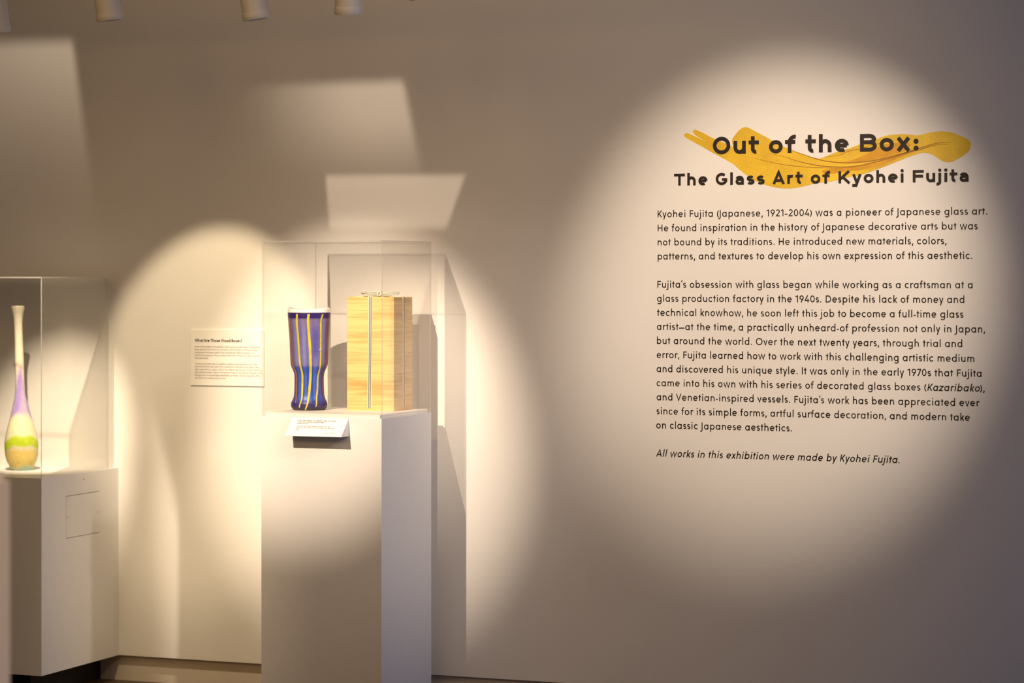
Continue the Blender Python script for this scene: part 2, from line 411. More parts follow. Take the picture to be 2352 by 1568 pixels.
def glyph(ch, p):
    """strokes (centre lines), dots, width, left and right side bearings"""
    h = p.s / 2; X, C, A, De, r = p.X, p.C, p.A, p.De, p.r
    ov = 0.012 * X
    R, RY, ym = r - h, X / 2 - h + ov, X / 2
    S, dots = [], []; S_, R_, D_ = p.sbs, p.sbr, p.sbd
    V = lambda x, y0, y1: S.append([(x, y0), (x, y1)])
    bowl = lambda cx=r: S.append(arc(cx, ym, R, RY, 0, 360, 28))
    def arch(x0, x1):
        rx = (x1 - x0) / 2; ry = min(rx, X * 0.42)
        S.append([(x0, X - h - ry * 0.99)] + arc((x0 + x1) / 2, X - h - ry + ov, rx, ry, 180, 0, 12) + [(x1, 0)])
    hook_r = 0.26 * X
    dr = p.s * (0.62 if not p.bold else 0.60)
    if ch == 'o': bowl(); return S, dots, 2*r, R_, R_
    if ch == 'a' and not p.bold: bowl(); V(2*r-h, 0, X); return S, dots, 2*r, R_, S_
    if ch == 'a':
        w = p.n * 0.98; Ra = 0.30 * X; yb = 0.585 * X
        S.append(arc(w/2 - .02*w, X-h-Ra+ov, w/2-h+.02*w, Ra, 158, 0, 12) + [(w-h, 0)])
        b = (yb - h) / 2
        S.append([(w-h, yb), (.45*w, yb)] + arc(.42*w, h+b-ov, .42*w-h, b, 90, 270, 12) + [(.5*w, h-ov)] + [(.75*w, h+.05*X), (w-h, h+b*0.9)])
        return S, dots, w, R_, S_
    if ch == 'b': bowl(); V(h, 0, A); return S, dots, 2*r, S_, R_
    if ch == 'd': bowl(); V(2*r-h, 0, A); return S, dots, 2*r, R_, S_
    if ch == 'p': bowl(); V(h, -De, X); return S, dots, 2*r, S_, R_
    if ch == 'q': bowl(); V(2*r-h, -De, X); return S, dots, 2*r, R_, S_
    if ch == 'g':
        bowl(); Rg = 0.62 * R; y0 = -De + h + Rg
        S.append([(2*r-h, X)] + arc(r, y0, R, Rg, 0, -152, 12)); return S, dots, 2*r, R_, S_
    if ch == 'c': S.append(arc(r, ym, R, RY, 46, 314, 22)); return S, dots, 1.78*r, R_, R_*0.7
    if ch == 'e': S.append([(h*1.4, ym), (2*r-h, ym)]); S.append(arc(r, ym, R, RY, 0, 300 if p.bold else 318, 26)); return S, dots, 2*r, R_, R_
    if ch == 'n': V(h, 0, X); arch(h, p.n-h); return S, dots, p.n, S_, S_*.95
    if ch == 'm':
        w = p.n * 1.62; V(h, 0, X); arch(h, w/2); arch(w/2, w-h); return S, dots, w, S_, S_*.95
    if ch == 'h': V(h, 0, A); arch(h, p.n-h); return S, dots, p.n, S_, S_*.95
    if ch == 'r':
        w = p.n * (0.62 if not p.bold else .74); V(h, 0, X); rx = p.n/2-h; ry = min(rx, X*.42)
        S.append(arc(h+rx*1.05, X-h-ry+ov, rx*1.05, ry, 180, 68, 8)); return S, dots, w, S_, D_
    if ch == 'u':
        rx = p.n/2-h; ry = min(rx, X*.42)
        S.append([(h, X)] + arc(p.n/2, h+ry-ov, rx, ry, 180, 360, 12)); V(p.n-h, 0, X); return S, dots, p.n, S_*.95, S_
    if ch == 'i': V(h, 0, X); dots.append((h, X + (0.33 if not p.bold else 0.30)*X, dr)); return S, dots, p.s, S_, S_
    if ch == 'l': V(h, 0, A); return S, dots, p.s, S_, S_
    if ch == 'j':
        q = 0.30 * X; x = h
        S.append([(x, X)] + arc(x - q, -De + h + q*.8, q, q*.8, 0, -100, 8)); dots.append((x, X + (0.33 if not p.bold else 0.30)*X, dr)); return S, dots, p.s, S_*.9, S_
    if ch == 'k':
        w = p.n * 0.88; V(h, 0, A); S.append([(w-h*.9, X), (h*1.6, .36*X)]); S.append([(h*2+.12*w, .50*X), (w-h*.6, 0)]); return S, dots, w, S_, D_
    if ch == 't' and not p.bold:
        w = 5.9 / 11.3 * X; V(w/2, 0, p.T); S.append([(0, X-h), (w, X-h)]); return S, dots, w, D_+.2, D_+.2
    if ch == 't':
        w = 25.0 / 29.6 * X; x = .40*w
        S.append([(x, p.T)] + arc(x + .27*w, h + .27*w - ov, .27*w, .27*w, 180, 285, 9)); S.append([(0, X-h*.9), (w*.98, X-h*.9)]); return S, dots, w, D_, D_
    if ch == 'f':
        w = (6.5 if not p.bold else 9.8) / 11.3 * X; x = w*.42; q = w*.5
        S.append([(x, 0)] + arc(x + q, A - h - q, q, q, 180, 82, 9)); S.append([(0, X-h*(.98)), (w*.94, X-h*.98)]); return S, dots, w, D_, D_
    if ch == 's':
        w = (7.5 if not p.bold else 10.4) / 11.3 * X; a = (X - 2*h) / 4 + ov/2; rx = w/2 - h
        S.append(arc(w/2, X-h-a+ov, rx*.96, a, 32, 250, 14) + arc(w/2, h+a-ov, rx, a, 70, -148, 14)); return S, dots, w, R_*.9, R_*.9
    if ch == 'v':
        w = 9.6/11.3*X; S.append([(h*.95, X), (w/2, h*.2), (w-h*.95, X)]); return S, dots, w, D_, D_
    if ch == 'w':
        w = (16.2 if not p.bold else 15.5)/11.3*X; S.append([(h*.95, X), (w*.28, h*.2), (w/2, X), (w*.72, h*.2), (w-h*.95, X)]); return S, dots, w, D_, D_
    if ch == 'x':
        w = (9.0 if not p.bold else 12.6)/11.3*X; S.append([(h, 0), (w-h, X)]); S.append([(h, X), (w-h, 0)]); return S, dots, w, D_, D_
    if ch == 'y':
        w = (9.6 if not p.bold else 12.0)/11.3*X; S.append([(h*.95, X), (w/2, h*.3)]); S.append([(w-h*.95, X), (w*.5-(w*.5-h)*De/X*.98, -De)])
        if p.bold: S.append([(w*.5-(w*.5-h)*De/X*.98+.3, -De+h*.9), (w*.02, -De+h*.8)])
        return S, dots, w, D_, D_
    if ch == 'z':
        w = 8.6/11.3*X; S.append([(0, X-h), (w-h*.7, X-h), (h*.7, h), (w, h)]); return S, dots, w, D_+.4, D_+.4
    if ch == 'K':
        w = .645*C if not p.bold else 1.0*C; V(h, 0, C); S.append([(w-h, C), (h*1.5, .36*C)]); S.append([(h*2+.14*w, .52*C), (w-h*.7, 0)]); return S, dots, w, S_, D_
    if ch == 'F':
        w = .54*C if not p.bold else .92*C*.98; V(h, 0, C); S.append([(h, C-h), (w, C-h)]); S.append([(h, .50*C), (w*.94, .50*C)]); return S, dots, w, S_, D_
    if ch == 'H':
        w = .74*C; V(h, 0, C); V(w-h, 0, C); S.append([(h, .5*C), (w-h, .5*C)]); return S, dots, w, S_, S_
    if ch == 'J':
        q = .26*C; S.append([(h, C)] + arc(h-q, -De+h+q*.8, q, q*.8, 0, -95, 8)); return S, dots, p.s, S_*1.0, S_
    if ch == 'I': V(h, 0, C); return S, dots, p.s, S_, S_
    if ch == 'D':
        w = .80*C; S.append([(h, h), (w*.42, h)] + arc(w*.42, C/2, w*.58-h, C/2-h, -90, 90, 16) + [(h, C-h)]); V(h, 0, C); return S, dots, w, S_, R_
    if ch == 'O':
        w = 1.0*C if not p.bold else 1.055*C; S.append(arc(w/2, C/2, w/2-h, C/2-h+ov, 0, 360, 34)); return S, dots, w, R_, R_
    if ch == 'V':
        w = .80*C; S.append([(h*.95, C), (w/2, h*.2), (w-h*.95, C)]); return S, dots, w, D_, D_
    if ch == 'A':
        w = .86*C if not p.bold else 1.06*C; S.append([(h*.95, 0), (w/2, C-h*.2), (w-h*.95, 0)]); S.append([(w*.2, .30*C), (w*.8, .30*C)]); return S, dots, w, D_, D_
    if ch == 'T':
        w = .72*C if not p.bold else .96*C; V(w/2, 0, C); S.append([(0, C-h), (w, C-h)]); return S, dots, w, D_, D_
    if ch == 'W':
        w = 1.22*C; S.append([(h*.95, C), (w*.27, h*.2), (w/2, C), (w*.73, h*.2), (w-h*.95, C)]); return S, dots, w, D_, D_
    if ch == 'G':
        w = 1.0*C; S.append(arc(w*.52, C/2, w*.52-h, C/2-h+ov, 50, 340, 26) + [(w-h*.9, .46*C)]); S.append([(w*.55, .46*C), (w-h*.9+h*.9, .46*C)]); return S, dots, w, R_, S_
    if ch == 'B':
        w = .62*C if not p.bold else .97*C; ym2 = .53*C; a1 = (C-h-ym2)/2; a2 = (ym2-h)/2; V(h, 0, C)
        S.append([(h, C-h), (w*.55, C-h)] + arc(w*.55, ym2+a1, w*.41-h, a1, 90, -90, 12) + [(h, ym2)])
        S.append([(h, ym2), (w*.58, ym2)] + arc(w*.58, h+a2, w*.42-h, a2, 90, -90, 12) + [(h, h)]); return S, dots, w, S_, R_
    if ch == 'M':
        w = .95*C; V(h, 0, C); V(w-h, 0, C); S.append([(h, C), (w/2, .3*C), (w-h, C)]); return S, dots, w, S_, S_
    if ch == 'N':
        w = .78*C; V(h, 0, C); V(w-h, 0, C); S.append([(h, C), (w-h, 0)]); return S, dots, w, S_, S_
    if ch == 'S':
        w = .6*C; a = (C-2*h)/4; rx = w/2-h
        S.append(arc(w/2, C-h-a, rx*.96, a, 32, 255, 14) + arc(w/2, h+a, rx, a, 75, -148, 14)); return S, dots, w, R_, R_
    if ch == 'C':
        w = .86*C; S.append(arc(w*.55, C/2, w*.55-h, C/2-h, 50, 310, 24)); return S, dots, w, R_, R_
    if ch == 'L':
        w = .5*C; S.append([(h, C), (h, h), (w, h)]); return S, dots, w, S_, D_
    if ch == '1':
        w = .36*C; V(w-h, 0, C); S.append([(w-h, C-h), (0, C*.80)]); return S, dots, w, R_, S_
    if ch == '0':
        w = .66*C; S.append(arc(w/2, C/2, w/2-h, C/2-h, 0, 360, 28)); return S, dots, w, R_, R_
    if ch == '9':
        w = .64*C; q = w/2-h; S.append(arc(w/2, C-h-q, q, q, 0, 360, 24)); S.append([(w-h*1.05, C-h-q*1.25), (w*.34, 0)]); return S, dots, w, R_, R_
    if ch == '2':
        w = .58*C; q = w/2-h; S.append(arc(w/2, C-h-q, q, q, 165, -38, 14) + [(h*.9, h), (w, h)]); return S, dots, w, R_, R_
    if ch == '4':
        w = .66*C; S.append([(w, .27*C), (h*.8, .27*C), (w*.66, C)]); V(w*.72, 0, .52*C); return S, dots, w, D_+.3, D_+.3
    if ch == '7':
        w = .56*C; S.append([(0, C-h), (w-h*.6, C-h), (w*.26, 0)]); return S, dots, w, R_*.7, R_*.7
    if ch == '?':
        w = .52*C; q = w/2-h; S.append(arc(w/2, C-h-q, q, q, 170, -60, 14) + [(w/2, .40*C), (w/2, .28*C)]); dots.append((w/2, dr, dr)); return S, dots, w, R_, R_
    if ch == '.': dots.append((dr, dr*.95, dr)); return S, dots, 2*dr, R_*1.3, R_*1.3
    if ch == ':': dots.append((dr*1.05, dr*1.05, dr*1.1)); dots.append((dr*1.05, X-dr*1.6, dr*1.1)); return S, dots, 2.1*dr, R_*1.4, R_*1.4
    if ch == ',': S.append([(p.s*.95, p.s*1.1), (p.s*.25, -p.s*1.35)]); return S, dots, p.s*1.3, R_, R_
    if ch == '\u2019': S.append([(p.s*.95, A), (p.s*.35, A-.28*C)]); return S, dots, p.s*1.2, R_*.8, R_*.4
    if ch == '(': S.append(arc(.95*C, .40*C, .95*C-h, .80*C, 143, 217, 10)); return S, dots, .26*C, R_, D_
    if ch == ')': S.append(arc(.26*C-.95*C, .40*C, .95*C-h, .80*C, 37, -37, 10)); return S, dots, .26*C, D_, R_
    if ch == '-': S.append([(0, .40*X), (.40*X, .40*X)]); return S, dots, .40*X, R_, R_
    if ch == '\u2013': S.append([(0, .40*X), (.66*X, .40*X)]); return S, dots, .66*X, D_, D_
    if ch == '\u2014': S.append([(0, .40*X), (1.15*X, .40*X)]); return S, dots, 1.15*X, D_, D_
    if ch == '~':                                               # illegible small print
        S.append([(0, h), (.9, X*.9), (2.2, h), (3.4, X), (4.6, h), (6, X*.8), (7.2, h)]); return S, dots, 7.4, .2, .2
    raise KeyError(ch)
def ribbon2d(pts, h):
    n = len(pts); P2 = [Vector(q) for q in pts]
    closed = (P2[0] - P2[-1]).length < 1e-6 and n > 3
    if closed: P2 = P2[:-1]; n -= 1
    Lf, Rt = [], []
    for i in range(n):
        a = P2[(i - 1) % n] if (closed or i > 0) else None
        b = P2[(i + 1) % n] if (closed or i < n - 1) else None
        d1 = (P2[i] - a).normalized() if a is not None and (P2[i]-a).length > 1e-9 else None
        d2 = (b - P2[i]).normalized() if b is not None and (b-P2[i]).length > 1e-9 else None
        if d1 is None: d1 = d2
        if d2 is None: d2 = d1
        n1, n2 = Vector((-d1.y, d1.x)), Vector((-d2.y, d2.x))
        m = n1 + n2
        if m.length < 1e-6: m = n1
        m.normalize()
        k = h / max(0.42, m.dot(n1))
        Lf.append(P2[i] + m * k); Rt.append(P2[i] - m * k)
    return Lf, Rt, closed
def layout(text, p, italic_from=None):
    """list of (glyph strokes, dots, x, slant) and the natural width"""
    x = 0; items = []; first = True; it = False; gaps = 0
    for ch in text:
        if ch == '\x01': it = True; continue
        if ch == '\x02': it = False; continue
        if ch == ' ': x += p.sp; gaps += 1; continue
        S, D, w, l, r_ = glyph(ch, p)
        if not first: x += l
        items.append((S, D, x, 0.19 if it else 0.0, gaps)); x += w; last_r = r_; x += r_; first = False; gaps += 1
    return items, x - last_r, gaps - 1
def text_obj(name, text, p, x0, x1, z, unit, mat, parent, y=-0.0012, M=None, letters=False):
    """one line of lettering on the plane y, from x0 to x1 with its baseline at z"""
    items, w, gaps = layout(text, p)
    track = ((x1 - x0) / unit - w) / max(1, gaps)
    bm = bmesh.new(); h = p.s / 2
    lift = [0.0]
    def pt(q, ox, sl):
        v = Vector((x0 + unit * (ox + q[0] + sl * q[1]), y - lift[0], z + unit * q[1]))
        return bm.verts.new(M @ v if M else v)
    for S, D, ox, sl, gi in items:
        ox = ox + track * gi
        lift[0] = 0.0
        for st in S:
            lift[0] += 0.00004
            Lf, Rt, closed = ribbon2d(st, h)
            a = [pt(q, ox, sl) for q in Lf]; b = [pt(q, ox, sl) for q in Rt]
            m = len(a)
            for i in range(m if closed else m - 1):
                j = (i + 1) % m
                bm.faces.new((a[i], b[i], b[j], a[j]))
        for cx, cy, rr in D:
            bm.faces.new([pt((cx + rr * math.cos(2*PI*k/12), cy + rr * math.sin(2*PI*k/12)), ox, sl) for k in range(12)])
        if letters:                                              # big lettering: every letter is a part of its own
            mesh_obj(name, bm, mat, parent); bm = bmesh.new()
    TRK.append((round(track, 2), text[:16]))
    if letters: bm.free(); return
    return mesh_obj(name, bm, mat, parent)
TRK = []

# ================================================================== wall lettering
U = 1 / 677.7
intro = tag(empty('introduction_text', (-2.1, 0, 0.88)), 'sixteen lines of small black introduction text on the wall below the title', 'wall text')
intro.location = (0, 0, 0)
BODY = [
 (-2.6645, -1.5472, 1.6933, 'Kyohei Fujita (Japanese, 1921\u20132004) was a pioneer of Japanese glass art.'),
 (-2.6645, -1.5781, 1.6457, 'He found inspiration in the history of Japanese decorative arts but was'),
 (-2.6645, -1.6798, 1.5981, 'not bound by its traditions. He introduced new materials, colors,'),
 (-2.6645, -1.5956, 1.5504, 'patterns, and textures to develop his own expression of this aesthetic.'),
 (-2.6655, -1.5946, 1.4551, 'Fujita\u2019s obsession with glass began while working as a craftsman at a'),
 (-2.6668, -1.6215, 1.4075, 'glass production factory in the 1940s. Despite his lack of money and'),
 (-2.6668, -1.6246, 1.3598, 'technical knowhow, he soon left this job to become a full-time glass'),
 (-2.6674, -1.5543, 1.3122, 'artist\u2014at the time, a practically unheard-of profession not only in Japan,'),
 (-2.6674, -1.6283, 1.2645, 'but around the world. Over the next twenty years, through trial and'),
 (-2.6679, -1.5890, 1.2169, 'error, Fujita learned how to work with this challenging artistic medium'),
 (-2.6685, -1.5656, 1.1692, 'and discovered his unique style. It was only in the early 1970s that Fujita'),
 (-2.6685, -1.5559, 1.1216, 'came into his own with his series of decorated glass boxes (\x01Kazaribako\x02),'),
 (-2.6685, -1.5729, 1.0739, 'and Venetian-inspired vessels. Fujita\u2019s work has been appreciated ever'),
 (-2.6689, -1.6034, 1.0263, 'since for its simple forms, artful surface decoration, and modern take'),
 (-2.6696, -2.1962, 0.9786, 'on classic Japanese aesthetics.'),
 (-2.6707, -1.8341, 0.8833, '\x01All works in this exhibition were made by Kyohei Fujita.')]
for x0, x1, z, s in BODY:
    text_obj('text_line', s, P, x0, x1, z, U, M_INK, intro, -0.0010)
title = tag(empty('title_lettering'), 'large bold black title in two lines over the gold brush stroke', 'wall text')
text_obj('letter', 'Out of the Box:', PB, -2.4695, -1.7711, 1.9035, 1 / 688.0, M_INKT, title, -0.0022, letters=True)
text_obj('letter', 'The Glass Art of Kyohei Fujita', PB, -2.6062, -1.6076, 1.8003, 0.692 / 688.0, M_INKT, title, -0.0022, letters=True)

# gold brush stroke
SW = [(-2.5711, 1.9684), (-2.5687, 1.974), (-2.5617, 1.9765), (-2.5511, 1.9736), (-2.5253, 1.9618), (-2.4972, 1.9478), (-2.5253, 1.9652), (-2.5382, 1.9767), (-2.5405, 1.9824), (-2.537, 1.9868), (-2.5299, 1.9873), (-2.5206, 1.9838), (-2.4972, 1.9725), (-2.4785, 1.962), (-2.4551, 1.9515), (-2.4202, 1.9367), (-2.4005, 1.9277), (-2.4019, 1.9371), (-2.4028, 1.946), (-2.4016, 1.9549), (-2.3947, 1.9637), (-2.3831, 1.978), (-2.3715, 1.9878), (-2.3623, 1.9916), (-2.353, 1.9923), (-2.3438, 1.9894), (-2.3161, 1.9744), (-2.2816, 1.9559), (-2.2621, 1.9444), (-2.2244, 1.9249), (-2.1902, 1.9109), (-2.156, 1.8982), (-2.1288, 1.8889), (-2.1039, 1.8834), (-2.0892, 1.8869), (-2.0821, 1.8898), (-2.0464, 1.9031), (-2.0014, 1.9151), (-1.9636, 1.9283), (-1.9283, 1.9391), (-1.9048, 1.9456), (-1.8931, 1.9505), (-1.8697, 1.9557), (-1.8463, 1.9578), (-1.823, 1.9583), (-1.7998, 1.9566), (-1.7812, 1.954), (-1.7719, 1.9538), (-1.758, 1.9565), (-1.7303, 1.9621), (-1.7072, 1.9641), (-1.6888, 1.9642), (-1.6612, 1.9598), (-1.6383, 1.9506), (-1.62, 1.9423), (-1.6063, 1.9341), (-1.6006, 1.9248), (-1.6006, 1.9157), (-1.604, 1.9044), (-1.6131, 1.8932), (-1.6291, 1.8821), (-1.6474, 1.8721), (-1.6612, 1.8655), (-1.6727, 1.8639), (-1.6865, 1.8659), (-1.7003, 1.873), (-1.7187, 1.8847), (-1.7349, 1.893), (-1.7511, 1.8963), (-1.7673, 1.8947), (-1.7881, 1.8882), (-1.823, 1.8762), (-1.8697, 1.8585), (-1.9165, 1.8419), (-1.9589, 1.8287), (-1.999, 1.8212), (-2.0393, 1.8113), (-2.0654, 1.807), (-2.0868, 1.8045), (-2.1265, 1.7994), (-2.156, 1.7921), (-2.1788, 1.7879), (-2.2015, 1.7854), (-2.2244, 1.7859), (-2.2472, 1.7888), (-2.2702, 1.7935), (-2.2931, 1.8005), (-2.3161, 1.8108), (-2.3392, 1.8223), (-2.3623, 1.8393), (-2.3808, 1.8541), (-2.3947, 1.8666), (-2.4086, 1.8751), (-2.4318, 1.8884), (-2.4668, 1.9069), (-2.5018, 1.9266), (-2.5253, 1.9394), (-2.5487, 1.9522), (-2.5664, 1.9627)]
def flat_shape(name, pts, y, mat, parent, thick=0.0004, sub=4):
    q = catmull([(x, z) for x, z in pts], sub, True)
    bm = bmesh.new()
    f = [bm.verts.new((v.x, y, v.y)) for v in q]; b = [bm.verts.new((v.x, y + thick, v.y)) for v in q]
    for t in tessellate_polygon([[Vector((v.x, v.y, 0)) for v in q]]):
        try: bm.faces.new([f[i] for i in t])
        except ValueError: pass
    for i in range(len(q)):
        j = (i + 1) % len(q); bm.faces.new((f[i], b[i], b[j], f[j]))
    bmesh.ops.recalc_face_normals(bm, faces=bm.faces)
    return mesh_obj(name, bm, mat, parent)
emblem = tag(empty('brush_stroke_emblem'), 'wavy golden yellow brush stroke with a forked left end behind the title', 'emblem')
flat_shape('gold_shape', SW, -0.0008, M_GOLD, emblem)
DK = [(-2.0916, 1.8434), (-2.0464, 1.8509), (-2.0108, 1.8515), (-1.9636, 1.8565), (-1.8931, 1.8704), (-1.8463, 1.8846), (-1.7998, 1.8988), (-1.7812, 1.903), (-1.8114, 1.8898), (-1.858, 1.8722), (-1.9048, 1.8568), (-1.9518, 1.8448), (-1.999, 1.8397), (-2.0464, 1.8335), (-2.0821, 1.8317)]
D2 = [(-2.0583, 1.8696), (-2.0108, 1.8723), (-1.973, 1.8833), (-1.9283, 1.9033), (-1.8931, 1.9235), (-1.851, 1.9296), (-1.7998, 1.9286), (-1.8114, 1.9059), (-1.8697, 1.8885), (-1.9283, 1.8756), (-1.9872, 1.8685)]
flat_shape('amber_fold', DK, -0.0011, M_GOLD_DEEP, emblem, 0.0002)
flat_shape('amber_fold', D2, -0.0011, M_GOLD_DEEP, emblem, 0.0002)
def streak(pts, w):
    q = catmull([(x, z) for x, z in pts], 5)
    bm = bmesh.new(); n = len(q)
    Lf, Rt, _ = ribbon2d([tuple(v) for v in q], 1.0)
    A, B = [], []
    for i in range(n):
        k = w * math.sin(PI * min(1, max(0.02, i / (n - 1)))) ** 0.6
        dL = (Lf[i] - q[i]).normalized(); 
        A.append(bm.verts.new((q[i].x + dL.x * k, -0.0014, q[i].y + dL.y * k))); B.append(bm.verts.new((q[i].x - dL.x * k, -0.0014, q[i].y - dL.y * k)))
    for i in range(n - 1): bm.faces.new((A[i], B[i], B[i + 1], A[i + 1]))
    return mesh_obj('dark_streak', bm, M_GOLD_STREAK, emblem)
streak([(-2.2244, 1.9215), (-2.1902, 1.9087), (-2.156, 1.8971), (-2.122, 1.8854), (-2.0881, 1.8761), (-2.0464, 1.8697), (-2.0108, 1.8672), (-1.9636, 1.8693), (-1.9165, 1.8743), (-1.8697, 1.8839), (-1.823, 1.8953), (-1.7881, 1.9054), (-1.7534, 1.9151), (-1.7303, 1.9216), (-1.7072, 1.9269), (-1.6842, 1.9283), (-1.6612, 1.9267)], 0.0017)
streak([(-2.2816, 1.9048), (-2.2244, 1.8916), (-2.1902, 1.88), (-2.156, 1.8705), (-2.122, 1.8634), (-2.0881, 1.8575), (-2.0227, 1.854), (-1.9636, 1.8582), (-1.8931, 1.8739), (-1.8463, 1.8858), (-1.7998, 1.8999), (-1.765, 1.9069), (-1.7303, 1.917), (-1.6957, 1.9232), (-1.6727, 1.9205)], 0.0016)
streak([(-2.3276, 1.8889), (-2.2816, 1.877), (-2.2244, 1.865), (-2.1674, 1.8575), (-2.1107, 1.8535), (-2.0345, 1.8507), (-1.9872, 1.8534)], 0.0009)
streak([(-2.0821, 1.8875), (-2.0345, 1.8936), (-2.0014, 1.907), (-1.9636, 1.9132), (-1.9283, 1.9241), (-1.8931, 1.9304)], 0.0009)

# ================================================================== wall panel
panel = tag(empty('wall_panel', (-4.30, 0, 1.096)), 'small white text panel on the wall headed What Are Those Wood Boxes', 'sign')
mesh_obj('board', box_bm(-0.152, 0.147, -0.006, -0.0004, 0.0, 0.203, 0.0006, 1), M_CARD, panel)
PU = 1 / 640.0
text_obj('heading_line', 'What Are Those Wood Boxes?', PH, -0.134, 0.059, 0.159, PU * 0.42, M_INK, panel, -0.0068)
PL = ['Some of the vessels in this exhibition have custom wooden boxes. The Japanese',
      'have used this kind of box for centuries to hold all kinds of important objects.',
      'In Japanese, the boxes used to hold artworks are called tomobako, or',
      'accompanying boxes. They not only protect their contents but also announce',
      'their importance.', None,
      'Tomobako typically have inscriptions in black ink that give the name of the',
      'artist and the artwork inside. The inscription on the box for the vase on the',
      'right says that it is a glass vase in the style of Venice. Box of Night and Day,',
      'also made by Kyohei Fujita on the island of Murano. The text for the vase on the',
      'left says that it is named glass Kazaribako, or Three Colored Leaves Box, 1990s,',
      'and that it was made by Kyohei Fujita.']
PW = [0.132, 0.126, 0.104, 0.130, -0.078, 0, 0.121, 0.125, 0.139, 0.139, 0.134, -0.006]
for i, s in enumerate(PL):
    if s: text_obj('print_line', s, PS, -0.134, PW[i], 0.1385 - 0.01035 * i, PU * 0.235, M_INKS, panel, -0.0068)

# ================================================================== display cases
def acrylic_case(name, x0, x1, y0, y1, z0, z1, t, label):
    c = tag(empty(name, ((x0 + x1) / 2, (y0 + y1) / 2, z0)), label, 'display case')
    o = c.location
    def panel_(nm, a0, a1, b0, b1, c0, c1, axis):
        bm = box_bm(a0 - o.x, a1 - o.x, b0 - o.y, b1 - o.y, c0 - o.z, c1 - o.z)
        bm.normal_update()
        for f in bm.faces: f.material_index = 0 if abs(f.normal[axis]) > 0.9 else 1
        return mesh_obj(nm, bm, [M_ACR, M_ACRE], c)
    e = 0.0003
    panel_('front_sheet', x0, x1, y0, y0 + t, z0, z1 - t - e, 1)
    panel_('back_sheet', x0, x1, y1 - t, y1, z0, z1 - t - e, 1)
    panel_('side_sheet', x0, x0 + t, y0 + t + e, y1 - t - e, z0, z1 - t - e, 0)
    panel_('side_sheet', x1 - t, x1, y0 + t + e, y1 - t - e, z0, z1 - t - e, 0)
    panel_('top_sheet', x0, x1, y0, y1, z1 - t, z1, 2)
    return c

# ------------------------------------------------ centre pedestal
PX0, PX1 = -3.906, -3.460
PY0, PY1 = -0.510, -0.092
PZ = 1.021
ped = tag(empty('pedestal', ((PX0 + PX1) / 2, (PY0 + PY1) / 2, 0)), 'tall square white pedestal carrying the blue vase and the wooden box', 'pedestal')
w, d = (PX1 - PX0) / 2, (PY1 - PY0) / 2
mesh_obj('body', box_bm(-w, w, -d, d, 0, PZ, 0.0012, 2), M_PED, ped)
mesh_obj('deck', box_bm(-w + 0.010, w - 0.010, -d + 0.010, d - 0.010, PZ, PZ + 0.0125, 0.001, 1), M_DECK, ped)
DZ = PZ + 0.0125
acrylic_case('acrylic_case', PX0 + 0.0025, PX1 + 0.0005, PY0 + 0.001, PY1 - 0.001, PZ + 0.0004, 1.6135, 0.0055, 'clear acrylic case over the blue vase and wooden box on the pedestal')

# label wedge on the pedestal front
lab = tag(empty('label_holder', (-3.684, PY0, 0.9607)), 'white sloping label wedge fixed to the front of the tall pedestal', 'label holder')
bm = bmesh.new()
x0, x1 = -0.1045, 0.104
v = [bm.verts.new(q) for q in [(x0, -0.0003, 0), (x0, -0.058, 0), (x0, -0.058, 0.002), (x0, -0.0003, 0.059), (x1, -0.0003, 0), (x1, -0.058, 0), (x1, -0.058, 0.002), (x1, -0.0003, 0.059)]]
for f in [(0, 1, 2, 3), (7, 6, 5, 4), (0, 4, 5, 1), (1, 5, 6, 2), (2, 6, 7, 3), (3, 7, 4, 0)]: bm.faces.new([v[i] for i in f])
bmesh.ops.recalc_face_normals(bm, faces=bm.faces)
mesh_obj('wedge', bm, M_CARD, lab)
sl = Vector((0, 0.0577, 0.057)).normalized()
ML = Matrix.Translation((0, -0.058, 0.002)) @ Matrix(((1, 0, 0, 0), (0, -sl.z, sl.y, 0), (0, sl.y, sl.z, 0), (0, 0, 0, 1)))
# sheet coordinates: x across, y off the sheet (negative is towards the viewer), z up the slope
nrm = Vector((0, -sl.z, sl.y))
ML = Matrix(((1, 0, 0, 0), (0, -nrm.y, sl.y, -0.058), (0, -nrm.z, sl.z, 0.002), (0, 0, 0, 1)))
for ln, (a, b, zz, k) in zip(['~~~~ ~~~ ~~~~~~ ~~~ ~~~~~~~ ~~~~ ~~ ~~~~~~', '~~~~~ ~~~~~ ~~~~~~~ ~~~~~~~ ~~~~~', '~~~~~~ ~~~ ~~~', '~~~~ ~~ ~~~~~ ~~~~ ~~~~~~~ ~~~~~~ ~~~~ ~~~~', '~~~~ ~~~~ ~~~ ~~~~~~ ~~~~ ~~~ ~~~~~ ~~~ ~~~ ~~~~', '~~~~~', '~~~~~~ ~~~~~~~'],
                         [(-0.078, 0.064, 0.0655, 0.42), (-0.078, 0.022, 0.0585, 0.42), (-0.078, -0.035, 0.0515, 0.42), (-0.074, 0.052, 0.040, 0.34), (-0.074, 0.066, 0.0335, 0.34), (-0.074, -0.060, 0.027, 0.34), (0.036, 0.078, 0.0115, 0.3)]):
    text_obj('print_line', ln, PS, a, b, zz, k / 1000.0 * 1.0, M_INKS, lab, -0.0004, ML)

